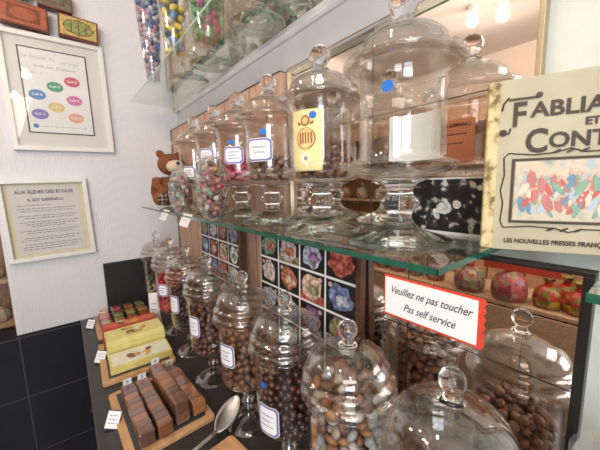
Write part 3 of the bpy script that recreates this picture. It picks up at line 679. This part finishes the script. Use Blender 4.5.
# ornamental double frame
x0, x1, z0, z1 = .038, .210, .045, .132
for a in (rect(x0, x1, z1, z1 + .0035), rect(x0, x1, z0 - .0035, z0), rect(x0 - .0035, x0, z0 - .0035, z1 + .0035), rect(x1, x1 + .0035, z0 - .0035, z1 + .0035)): plate(b, a, -.0016, -.001)
for pts in ([(.028, .034), (.024, .044), (.026, .07), (.022, .09), (.026, .112), (.024, .138), (.030, .144)], [(.030, .144), (.06, .140), (.085, .142), (.10, .147), (.115, .141), (.15, .142), (.210, .143)], [(.028, .034), (.06, .037), (.09, .035), (.105, .030), (.12, .035), (.210, .035)]):
    tube(b, [(px, -.0011, pz) for px, pz in pts], .0009, 6)
for cx_ in (.085, .100, .115):
    for zc_ in (.1435, .0335): plate(b, oval(cx_, zc_, .0055, .0016, 10, .5), -.0016, -.001)
mk('lettering', b, mat('book_ink', (.05, .028, .018), .6, var=.2), t, smooth=False)
b = B(); plate(b, rect(x0 + .001, x1 - .001, z0 + .001, z1 - .001), -.0012, 0, 0)
rg = random.Random(8)
for i in range(150):
    cx_ = rg.uniform(x0 + .008, x1 - .008); cz_ = rg.uniform(z0 + .010, z1 - .026) ; hh = rg.uniform(.005, .014)
    plate(b, oval(cx_, cz_, hh * rg.uniform(.25, .5), hh, 7, rg.uniform(-.7, .7)), -.0013 - i * 8e-6, -.0012, 1 + i % 6); plate(b, oval(cx_, cz_ + hh * 1.05, .0020, .0025, 7), -.00135 - i * 8e-6, -.0012, 7)
mk('cover_picture', b, [speckle('faded_backdrop', [(.30, .34, .28), (.55, .50, .38), (.62, .50, .36), (.40, .46, .44)], 45), mat('faded_blue', (.16, .28, .38), .7), mat('faded_rose', (.50, .20, .18), .7), mat('faded_cream', (.68, .60, .48), .7), mat('faded_green', (.22, .38, .28), .7), mat('faded_red', (.52, .12, .10), .7), mat('faded_sky', (.42, .52, .58), .7), mat('skin_print', (.62, .42, .3), .7)], t, smooth=False)

# black and white photo print behind the big jar
t = thing('photo_print', 'black and white photograph print leaning on the mirror beside the book', 'photograph', .590, .385, ZS, -PI / 2)
b = B(); plate(b, rect(0, .215, 0, .112), -.001, 0); mk('print_paper', b, PAPER, t, smooth=False)
b = B(); plate(b, rect(.004, .211, .006, .109), -.0015, -.001, 0)
for i, (cx_, cz_, a, c) in enumerate([(.10, .052, .016, .012), (.125, .060, .008, .008), (.085, .040, .012, .006), (.165, .092, .006, .005), (.182, .092, .008, .004)]):
    plate(b, oval(cx_, cz_, a, c, 9, i), -.0018, -.0015, 1)
mk('photo_image', b, [speckle('photo_grain', [(.008, .008, .008), (.010, .010, .010), (.015, .014, .013), (.06, .055, .05), (.62, .60, .56)], 55, .45, detail=9), mat('photo_highlight', (.66, .64, .60), .4, var=.35, scale=120)], t, smooth=False)

# ------------------------------------------------------------------ mineral posters
MIN = dict(bk=(.012, .012, .014), wh=(.66, .66, .66))
PALC = [(.50, .42, .40), (.42, .14, .07), (.60, .44, .32), (.14, .18, .36), (.42, .46, .54), (.24, .13, .28), (.26, .22, .11), (.40, .08, .05), (.54, .55, .53), (.14, .28, .17), (.48, .14, .12), (.26, .24, .22)]
PMATS = [speckle('mineral_%d' % i, [tuple(v * .35 for v in c), c, tuple(min(1, v * 1.5 + .1) for v in c)], 70) for i, c in enumerate(PALC)]
def poster(label, yL, yR, ztop, h, cols, rows, seed, plan=None):
    t = thing('mineral_poster', label, 'poster', .505, yL, ztop - h, -PI / 2)
    wd = yL - yR; t.rotation_euler = (math.radians(-1.5), 0, -PI / 2)
    b = B(); plate(b, rect(0, wd, 0, h), 0, .008); mk('board', b, PAPER, t, smooth=False)
    for a, nm in ((rect(wd, wd + .014, 0, h + .004), 'frame_side'),): b = B(); plate(b, a, -.006, .012); mk(nm, b, DARKWOOD, t, smooth=False)
    rg = random.Random(seed); b = B(); cw, chh = wd / cols, h / rows; g = .0035
    for i in range(cols):
        for j in range(rows):
            cx_, cz_ = (i + .5) * cw, h - (j + .5) * chh; k = plan[j][i] if plan and j < len(plan) else rg.randrange(len(PALC))
            plate(b, rect(cx_ - cw / 2 + g, cx_ + cw / 2 - g, cz_ - chh / 2 + g, cz_ + chh / 2 - g), -.0006, 0, 0)
            if rg.random() < .4: c2 = rg.randrange(len(PALC)); plate(b, rect(cx_ - cw / 2 + g, cx_ + cw / 2 - g, cz_ - chh / 2 + g, cz_ - chh / 2 + g + chh * .28), -.0008, -.0006, 2 + c2)
            n = 13; rr = min(cw, chh) * .41; pts = []
            for q in range(n): a = 2 * PI * q / n; s = rr * rg.uniform(.78, 1.12); pts.append((cx_ + s * 1.15 * math.cos(a), cz_ + s * math.sin(a)))
            plate(b, pts, -.0011, -.0006, 2 + k)
            pts = [(cx_ + (px - cx_) * .6 + rr * .22, cz_ - rr * .15 + (pz - cz_) * .42) for px, pz in pts]; plate(b, pts, -.0014, -.0011, 2 + (k + rg.choice((0, 1, 4))) % len(PALC))
            plate(b, oval(cx_ + cw * .32 * rg.choice((-1, 1)), cz_ + chh * .32, cw * .07, chh * .07, 12), -.0012, -.0006, 1)
    mk('printed_grid', b, [mat('poster_black', MIN['bk'], .5), mat('poster_dot', (.6, .4, .4), .5)] + PMATS, t, smooth=False)
poster('mineral poster with a brown frame edge, nearer the notice card', .873, .441, -.150, .36, 4, 4, 5, [[9, 0, 4, 7], [0, 1, 2, 3], [4, 4, 5, 6], [7, 8, 11, 7], [5, 2, 0, 6]])
poster('mineral poster farther along the wall behind the chocolate jars', 1.441, 1.031, -.150, .34, 4, 4, 6)

# ------------------------------------------------------------------ trays on the counter
def rbox(x0, x1, y0, y1, z0, z1, r=.012):
    b = B(); pts = []
    for cx_, cy_, a0 in ((x1 - r, y1 - r, 0), (x0 + r, y1 - r, 90), (x0 + r, y0 + r, 180), (x1 - r, y0 + r, 270)):
        for k in range(5): a = math.radians(a0 + k * 22.5); pts.append((cx_ + r * math.cos(a), cy_ + r * math.sin(a)))
    A = [b.verts.new((x, y, z0)) for x, y in pts]; C = [b.verts.new((x, y, z1)) for x, y in pts]
    b.faces.new(A[::-1]); b.faces.new(C)
    for i in range(len(pts)): j = (i + 1) % len(pts); b.faces.new((A[i], A[j], C[j], C[i]))
    return b
def tray(label, x, y, wd, ln, rz):
    t = thing('wooden_tray', label, 'tray', x, y, ZC, rz)
    mk('board', rbox(-wd / 2, wd / 2, -ln / 2, ln / 2, 0, .016), TRAYWOOD, t, smooth=False, bevel=.003)
    mk('slate_inlay', rbox(-wd / 2 + .022, wd / 2 - .022, -ln / 2 + .022, ln / 2 - .022, .0155, .018, .005), SLATE, t, smooth=False)
    return t
TZ = ZC + .018
tray('wooden tray holding the four bags of caramels, nearest the spoon', .176, 1.010, .245, .345, math.radians(2))
tray('wooden tray under the stack of yellow boxes', .176, 1.425, .262, .350, math.radians(-2))
tray('wooden tray of fruit jellies at the far end by the wall', .192, 1.835, .270, .310, math.radians(0))
t = thing('wooden_board', 'small wooden board with green candies beside the spoon', 'board', .240, .655, ZC, math.radians(8))
mk('board', rbox(-.085, .085, -.08, .08, 0, .014), TRAYWOOD, t, smooth=False, bevel=.002)
# green candies on the small board
gp = [(.223, .700), (.236, .703), (.249, .706), (.229, .688), (.242, .691), (.255, .693), (.236, .678)]
for i, (gx, gy) in enumerate(gp):
    o = bpy.data.objects.new('green_candy', piece_mesh('green_candy', .0085, (1, 1, .8), green, .1, i % 3)); COL.objects.link(o); o.location = (gx, gy, ZC + .014 + .0068 + H)
    tag(o, 'small green candy on the little board beside the spoon', 'sweet', 'green candies on the little board')
# caramel bags
CAR = sweets('caramel', [(.42, .14, .045), (.34, .12, .05), (.20, .09, .06), (.50, .20, .07), (.26, .13, .09)], .4, .1, 40)
bags = [(.108, .985, 1, 'leftmost bag of caramels on the near tray'), (.155, .985, 1, 'second bag of caramels from the tray outer edge'), (.206, 1.000, 2, 'tallest bag of caramels on the near tray'), (.256, 1.005, 1, 'bag of caramels nearest the glass jars')]
for i, (bx_, by_, lay, lb) in enumerate(bags):
    t = thing('caramel_bag', lb, 'bag of sweets', bx_, by_, TZ, math.radians(2 + i))
    hgt = .030 * lay + .018; b = B(); L_ = .135
    prof = [(-L_, .002), (-L_ + .004, hgt * .8), (-L_ + .02, hgt), (L_ - .02, hgt), (L_ - .002, hgt * .8), (L_, .002)]
    box(b, -.0225, .0225, -L_, L_, 0, hgt); mk('cellophane', b, CELLO, t, smooth=False, bevel=.006)
    rg = random.Random(i)
    for l in range(lay):
        for k in range(9):
            b = B(); yy = -L_ + .018 + k * .0300; z_a = .003 + l * .036; z_b = z_a + (.041 if lay == 1 else .035); box(b, -.0195, .0195, yy - .0135, yy + .0135, z_a, z_b)
            mk('caramel', b, CAR, t, smooth=False, bevel=.003)
    b = B(); box(b, -.013, .013, -.001, .001, 0, .026); b.transform(Matrix.Translation((0, L_ - .006, hgt)) @ Matrix.Rotation(math.radians(20), 4, 'X')); mk('tag', b, PAPER, t, smooth=False)
    b = B(); text(b, str((5, 5, 5, 5)[i]), .018, 0, .013, -.0014, bold=.0004); b.transform(Matrix.Translation((0, L_ - .006, hgt)) @ Matrix.Rotation(math.radians(20), 4, 'X')); mk('tag_lettering', b, INK, t, smooth=False)
# yellow boxes
YB = mat('yellow_box', (.78, .70, .27), .5, var=.06); YB2 = mat('yellow_box_side', (.74, .64, .22), .5, var=.08)
def ybox(name, label, x, y, z, wd, ln, ht, rz, base, top, pics):
    t = thing(name, label, 'box of sweets', x, y, z, rz)
    mk('carton', bx(-wd / 2, wd / 2, -ln / 2, ln / 2, 0, ht), base, t, smooth=False, bevel=.002)
    b = B(); f = lambda pts, k, mi: None
    def flat(pts, h, mi):
        b.faces.new([b.verts.new((px, py, ht + h)) for px, py in pts]).material_index = mi
    flat([(-wd / 2 + .008, -ln / 2 + .008), (wd / 2 - .008, -ln / 2 + .008), (wd / 2 - .008, ln / 2 - .008), (-wd / 2 + .008, ln / 2 - .008)], .0006, 0)
    rg = random.Random(int(x * 1e4) + int(z * 1e4))
    for k in range(pics):
        px, py = rg.uniform(-wd * .22, wd * .22), rg.uniform(-ln * .25, ln * .25); a, c = rg.uniform(.012, .024), rg.uniform(.010, .018)
        flat(oval(px, py, a, c, 14, rg.uniform(0, 3)), .0008 + k * .0002, 1 + k % 4)
    mk('printed_lid', b, [top, mat('biscuit_print', (.52, .30, .10), .5, var=.3, scale=80), mat('cream_print', (.78, .72, .55), .5), mat('cocoa_print', (.20, .09, .04), .5), mat('amber_print', (.62, .36, .08), .5)], t, smooth=False)
    b = B()
    for s in (-1, 1):
        box(b, -wd / 2 - .0006, wd / 2 + .0006, -.004 + s * wd * .0, .004, ht * .2, ht * .8)
    return t
ybox('gift_box', 'low yellow box with a white picture lid at the front of the tray', .185, 1.345, TZ, .225, .120, .030, math.radians(-2), YB2, mat('white_lid', (.78, .78, .66), .5), 7)
for k, lb in enumerate(('yellow box with a picture lid, bottom of the stack on the tray', 'yellow box with a picture lid, middle of the stack', 'yellow box with a picture lid, topmost of the stack')):
    ybox('gift_box', lb, .188 + .003 * (k % 2), 1.478, TZ + k * .0266, .225, .120, .026, math.radians(-2 + k), YB if k % 2 == 0 else YB2, YB, 8)
ybox('gift_box', 'red flat box behind the stack of yellow boxes', .185, 1.585, TZ + .0, .225, .07, .082, math.radians(-2), mat('red_box', (.50, .06, .03), .5, var=.2), mat('red_lid', (.58, .12, .05), .5, var=.2), 5)
# fruit jellies on the far tray
JC = [((.55, .04, .05), 'red'), ((.60, .26, .06), 'orange'), ((.42, .40, .10), 'yellow-green'), ((.50, .10, .03), 'dark orange'), ((.24, .30, .08), 'green'), ((.62, .42, .10), 'yellow')]
JM = [mat('jelly_' + n, c, .25, var=.25, scale=25, coat=.6) for c, n in JC]
k = 0
for i in range(4):
    for j in range(3):
        cix = [2, 0, 1, 5, 4, 0, 3, 2, 3, 3, 1, 4][i * 3 + j]
        t = thing('jelly_pack', 'clear pack of %s fruit jellies, %s row, %s' % (JC[cix][1], ('first', 'second', 'third', 'fourth')[i] + ' lengthwise', ('near', 'middle', 'far')[j] + ' end of the far tray'), 'sweets', .105 + i * .058, 1.745 + j * .078, TZ, math.radians(4 * (i - 1.5)))
        b = B(); box(b, -.021, .021, -.032, .032, .002, .040 + .006 * (k % 3)); mk('jelly', b, JM[cix], t, smooth=False, bevel=.006)
        b = B(); box(b, -.025, .025, -.036, .036, 0, .047 + .006 * (k % 3)); mk('cellophane', b, CELLO, t, smooth=False, bevel=.004); k += 1
# price cards in black holders beside the trays
for cx_, cy_, s, lb in ((.036, 1.010, .8, 'white price card in a black holder beside the caramel tray'), (.040, 1.450, .8, 'white price card beside the stack of yellow boxes'), (.030, 1.860, .75, 'white price card beside the far jelly tray')):
    t = thing('price_card', lb, 'price card', cx_, cy_, ZC, math.radians(-24)); t.scale = (s, s, s)
    Rm = Matrix.Rotation(math.radians(-24), 4, 'X') @ Matrix.Rotation(math.radians(14), 4, 'Y')
    b = B(); box(b, -.026, .026, -.001, .003, .004, .070); b.transform(Rm); mk('holder', b, BLACK, t, smooth=False)
    b = B(); box(b, -.023, .023, -.0022, -.001, .008, .067); b.transform(Rm); mk('card', b, PAPER, t, smooth=False)
    b = B()
    for i in range(3): lines(b, -.015, .015, .052 - i * .013, .003, -.0026, i + int(cy_ * 10))
    b.transform(Rm); mk('lettering', b, GREYINK, t, smooth=False)
    b = B(); box(b, -.016, .016, -.004, .030, 0, .003); mk('base', b, BLACK, t, smooth=False)
# tall leaflet standing beside the jars
t = thing('tall_leaflet', 'tall narrow white leaflet standing between the jelly tray and the jars', 'leaflet', .322, 1.665, ZC, math.radians(-30))
b = B(); n = 10; rows_ = []
for i in range(n + 1): s = i / n; rows_.append([b.verts.new((xx, -.03 * math.sin(s * 2.2) * .8, s * .19)) for xx in (-.025, .025)])
for a, c in zip(rows_, rows_[1:]): b.faces.new((a[0], a[1], c[1], c[0]))
o = mk('sheet', b, PAPER, t); sd = o.modifiers.new('s', 'SOLIDIFY'); sd.thickness = .0008
b = B()
for i in range(3): s = .35 + i * .17; box(b, -.014, .012, -.03 * math.sin(s * 2.2) * .8 - .0018, -.03 * math.sin(s * 2.2) * .8 - .001, s * .19, s * .19 + .004)
mk('lettering', b, GREYINK, t, smooth=False)

# serving spoon on the tray edge
t = thing('serving_spoon', 'shiny steel serving spoon lying across the tray corner', 'spoon', .318, .792, ZC + .012, math.radians(-8)); t.scale = (1.2, 1.2, 1.1)
b = B(); n, m_ = 14, 9; grid = []
d_ = Vector((.62, .52, 0)).normalized(); s_ = Vector((-d_.y, d_.x, 0))
for i in range(n + 1):
    u_ = i / n; wdt = .026 * math.sin(PI * min(1, u_ * .97 + .03)) ** .6; row = []
    for j in range(m_):
        v_ = -1 + 2 * j / (m_ - 1); p = d_ * (-.04 + .098 * u_) + s_ * (wdt * v_) + Vector((0, 0, .012 + .030 * u_ - .012 * (1 - v_ * v_) * math.sin(PI * u_)))
        row.append(b.verts.new(p))
    grid.append(row)
for A, C in zip(grid, grid[1:]):
    for j in range(m_ - 1): b.faces.new((A[j], A[j + 1], C[j + 1], C[j]))
o = mk('bowl', b, STEEL, t, angle=180); sd = o.modifiers.new('s', 'SOLIDIFY'); sd.thickness = .0014
b = B(); tube(b, [(-.030, -.022, .013), (-.05, -.034, .015), (-.09, -.05, .012), (-.14, -.068, .008)], [.005, .0045, .005, .007], 10); 
for v in b.verts: v.co.z = .012 + (v.co.z - .012) * .8
mk('handle', b, STEEL, t, angle=180)

# ------------------------------------------------------------------ upper shelf: sweets in clear cones, jars
def cone(label, x, y, r0, r1, h, m, name, piece, grp, rb, n, seed, sc=(1, 1, 1)):
    t = thing('clear_tub', label, 'tub', x, y, ZU)
    b = B(); lathe(b, [(0, 0), (r0, 0), (r1, h), (r1 + .003, h + .002), (r1 - .0015, h), (r0 - .001, .002), (0, .002)], 32); mk('shell', b, GLASS, t)
    rg = np.random.RandomState(seed); pts = []; tr_ = 0; rng = random.Random(seed)
    while len(pts) < n and tr_ < n * 90:
        tr_ += 1; zz_ = rg.uniform(rb + .003, h * .94); R_ = r0 + (r1 - r0) * zz_ / h - rb - .002
        if R_ <= 0: continue
        a = rg.uniform(0, 2 * PI); q = R_ * (1 if tr_ % 3 else math.sqrt(rg.uniform()))
        p = (q * math.cos(a), q * math.sin(a), zz_)
        if all((p[0] - o[0]) ** 2 + (p[1] - o[1]) ** 2 + (p[2] - o[2]) ** 2 > (1.5 * rb) ** 2 for o in pts): pts.append(p)
    for i, p in enumerate(pts):
        o = bpy.data.objects.new(name, piece_mesh(name, rb, sc, m, .06, i % 3)); COL.objects.link(o); o.location = (x + p[0], y + p[1], ZU + p[2] + H)
        o.rotation_euler = rrot(rng).to_euler(); tag(o, piece, 'sweet', grp)
cone('tall clear cone of pastel and blue ball sweets nearest the wall', .382, 1.55, .030, .060, .40, pastel, 'pastel_ball', 'pastel or blue ball sweet in the tall clear cone', 'pastel balls in the tall cone', .0105, 300, 61)
cone('clear cone of yellow and blue wrapped sweets on the upper shelf', .385, 1.22, .034, .056, .25, yb, 'foil_sweet', 'yellow or blue foil-wrapped sweet in a clear cone', 'foil sweets in the clear cone', .0150, 130, 62, (1.3, .8, .8))
cone('clear tub of green sweets on the upper shelf above the large round tub', .440, 1.03, .052, .068, .22, green, 'green_ball', 'green sweet in the clear tub on the upper shelf', 'green sweets in the clear tub', .0130, 230, 63)
UP = [(.500, 1.42, 'footed jar on the upper shelf behind the pastel sweets'), (.515, 1.20, 'footed jar on the upper shelf behind the green sweets'), (.510, .83, 'footed jar on the upper shelf before the green sweets'), (.50, .46, 'footed jar on the upper shelf above the yellow card jar')]
for i, (x_, y_, lb) in enumerate(UP): jar('u', x_, y_, ZU, lb)
t = thing('white_bucket', 'translucent white bucket on the upper shelf near its front', 'bucket', .435, .67, ZU)
b = B(); lathe(b, [(0, 0), (.060, 0), (.064, .004), (.080, .17), (.086, .172), (.086, .178), (.076, .178), (.060, .006), (0, .004)], 40); mk('shell', b, mat('milky_plastic', (.68, .70, .68), .4), t)

# jar with gold wrapped sweets at the right border, under the short shelf
t = thing('open_tub', 'clear tub of gold-wrapped sweets beyond the dark mirror frame', 'tub', .47, -.01, ZC + .20)
b = B(); lathe(b, [(0, 0), (.055, 0), (.060, .01), (.062, .20), (.066, .205), (.060, .205), (.057, .01), (0, .006)], 40); mk('shell', b, GLASS, t)
mk('stand', bx(-.07, .07, -.07, .06, -.20, -.002), SHELFWOOD, t, smooth=False, bevel=.002)
fill(.47, -.01, ZC + .20, .056, .006, .195, .015, 'gold_sweet', 'sweet', 'gold foil-wrapped sweet in the tub beyond the mirror frame', 'gold sweets in the tub', sweets('gold_foil', [(.62, .36, .10), (.70, .44, .14), (.5, .27, .08)], .3, .5), 71, (1.1, .8, .9), .1, 0)

# ------------------------------------------------------------------ behind the visitor: seen in the mirrors
def display(label, x0, x1, y0, y1, zs, back=True, m=SHELFWOOD, ztop=.6):
    t = thing('display_cabinet', label, 'cabinet', (x0 + x1) / 2, (y0 + y1) / 2, FLOOR)
    a, c = (x1 - x0) / 2, (y1 - y0) / 2; hh = ztop - FLOOR
    if back: mk('back_panel', bx(-a, -a + .02, -c, c, 0, hh), OPPWOOD, t, smooth=False)
    for s in (-c, c - .02): mk('side_panel', bx(-a + .02, a, s, s + .02, 0, hh), m, t, smooth=False)
    for z_ in zs: mk('shelf', bx(-a + .02, a, -c + .02, c - .02, z_ - FLOOR - .02, z_ - FLOOR), m, t, smooth=False)
    return t
t = display('long wooden cabinet across the aisle with sweet bags standing on it', -1.25, -.85, -.1, 2.1, (-.70,), ztop=-.5)
for i in range(4): mk('door', bx(.19, .205, -1.08 + .545 * i, -.545 + .545 * i, .02, .82), SHELFWOOD, t, smooth=False, bevel=.003)
display('tall wooden cabinet against the left wall', -1.88, -1.55, -.4, 3.4, (-.9, -.55, -.2, .15, .5), ztop=.75)
t = display('wooden shelf unit beyond the end wall with pale packets', -.49, -.16, 1.91, 3.26, (-1.2, -.79, -.52, -.2), back=True, ztop=.3); t.rotation_euler = (0, 0, -PI / 2)
rg = random.Random(5)
def sack(label, x, y, z, r, m, ribbon, group=None):
    t = thing('sweet_bag', label, 'bag of sweets', x, y, z, rg.uniform(0, 3), group)
    b = B(); lathe(b, smooth_prof([(0, 0), (r * .8, .003), (r, r * .7), (r * .8, r * 1.5), (r * .25, r * 1.9), (r * .2, r * 2.0), (r * .5, r * 2.5), (r * .3, r * 2.5), (0, r * 2.1)], 3), 24, flute=(7, .06)); mk('wrapping', b, m, t)
    b = B(); lathe(b, [(r * .22, r * 1.9), (r * .34, r * 1.93), (r * .34, r * 2.0), (r * .22, r * 2.03)], 20, loop=True); mk('ribbon', b, ribbon, t)
bagm = [speckle('bag_%d' % i, cs, 38, .3, 'voronoi') for i, cs in enumerate([[(.30, .04, .05), (.50, .12, .10), (.16, .06, .10), (.42, .30, .16)], [(.20, .08, .10), (.50, .38, .22), (.10, .22, .12), (.45, .08, .08)], [(.40, .03, .02), (.50, .05, .03), (.06, .16, .04), (.55, .36, .05), (.05, .03, .02)], [(.60, .52, .42), (.45, .34, .24), (.72, .66, .58)]])]
RIB = mat('red_ribbon', (.55, .02, .03), .4)
sack('round red-ribboned sweet bag seen in the mirror, farther one', -.93, .78, -.70, .085, bagm[1], RIB)
sack('round red-ribboned sweet bag seen in the mirror, nearer one', -.93, .56, -.70, .090, bagm[0], RIB)
for i in range(9): sack('red, green and yellow sweet bag heaped on the cabinet, seen in mirror', -.95 - .08 * (i % 2), .385 - .064 * i, -.70, .066, bagm[2], RIB, 'bright bags on the cabinet')
for i in range(7): sack('mixed sweet bag in the long row on the cabinet across the aisle', -.97, 1.02 + .15 * i, -.70, .062, bagm[i % 2 + 0], RIB, 'mixed bags on the cabinet')
for z_, n_ in ((-.79, 10), (-.52, 10), (-.2, 10)):
    for i in range(n_): sack('pale packet with dark ribbon on the shelves beyond the end wall', .26 - .108 * i, 2.50, z_, .050, bagm[3 if (i + int(z_ * 10)) % 2 else 1], DARKWOOD, 'pale packets beyond the end wall')
for z_ in (-.55, -.2, .15):
    for i in range(12): sack('sweet bag on the tall cabinet against the left wall', -1.68, -.2 + .29 * i, z_, .075, bagm[rg.choice((3, 3, 1, 0))], DARKWOOD, 'bags on the tall cabinet')
# ceiling spotlights
for i, (x_, y_, pw_) in enumerate([(-1.07, .78, 8), (-.98, .92, 8), (-.15, .35, 9), (-.45, 1.15, 5), (-.9, 2.3, 9), (-.3, -.5, 8)]):
    t = thing('ceiling_spotlight', 'small warm ceiling spotlight reflected in the mirror and glass', 'lamp', x_, y_, 1.1, 0, 'warm ceiling spotlights')
    b = B(); lathe(b, [(0, 0), (.035, 0), (.035, -.008), (.028, -.012), (.028, -.045), (.024, -.045), (.024, -.020), (0, -.020)], 24); mk('housing', b, WHITE, t)
    b = B(); blob(b, (0, 0, -.036), .017); mk('bulb', b, mat('warm_bulb', (1, .78, .52), .5, emit=60), t)
    d = bpy.data.lights.new('spot', 'POINT'); d.energy = pw_; d.color = (1, .84, .68); d.shadow_soft_size = .03
    o = bpy.data.objects.new('light', d); COL.objects.link(o); o.parent = t; o.location = (0, 0, -.09); o['kind'] = 'helper'
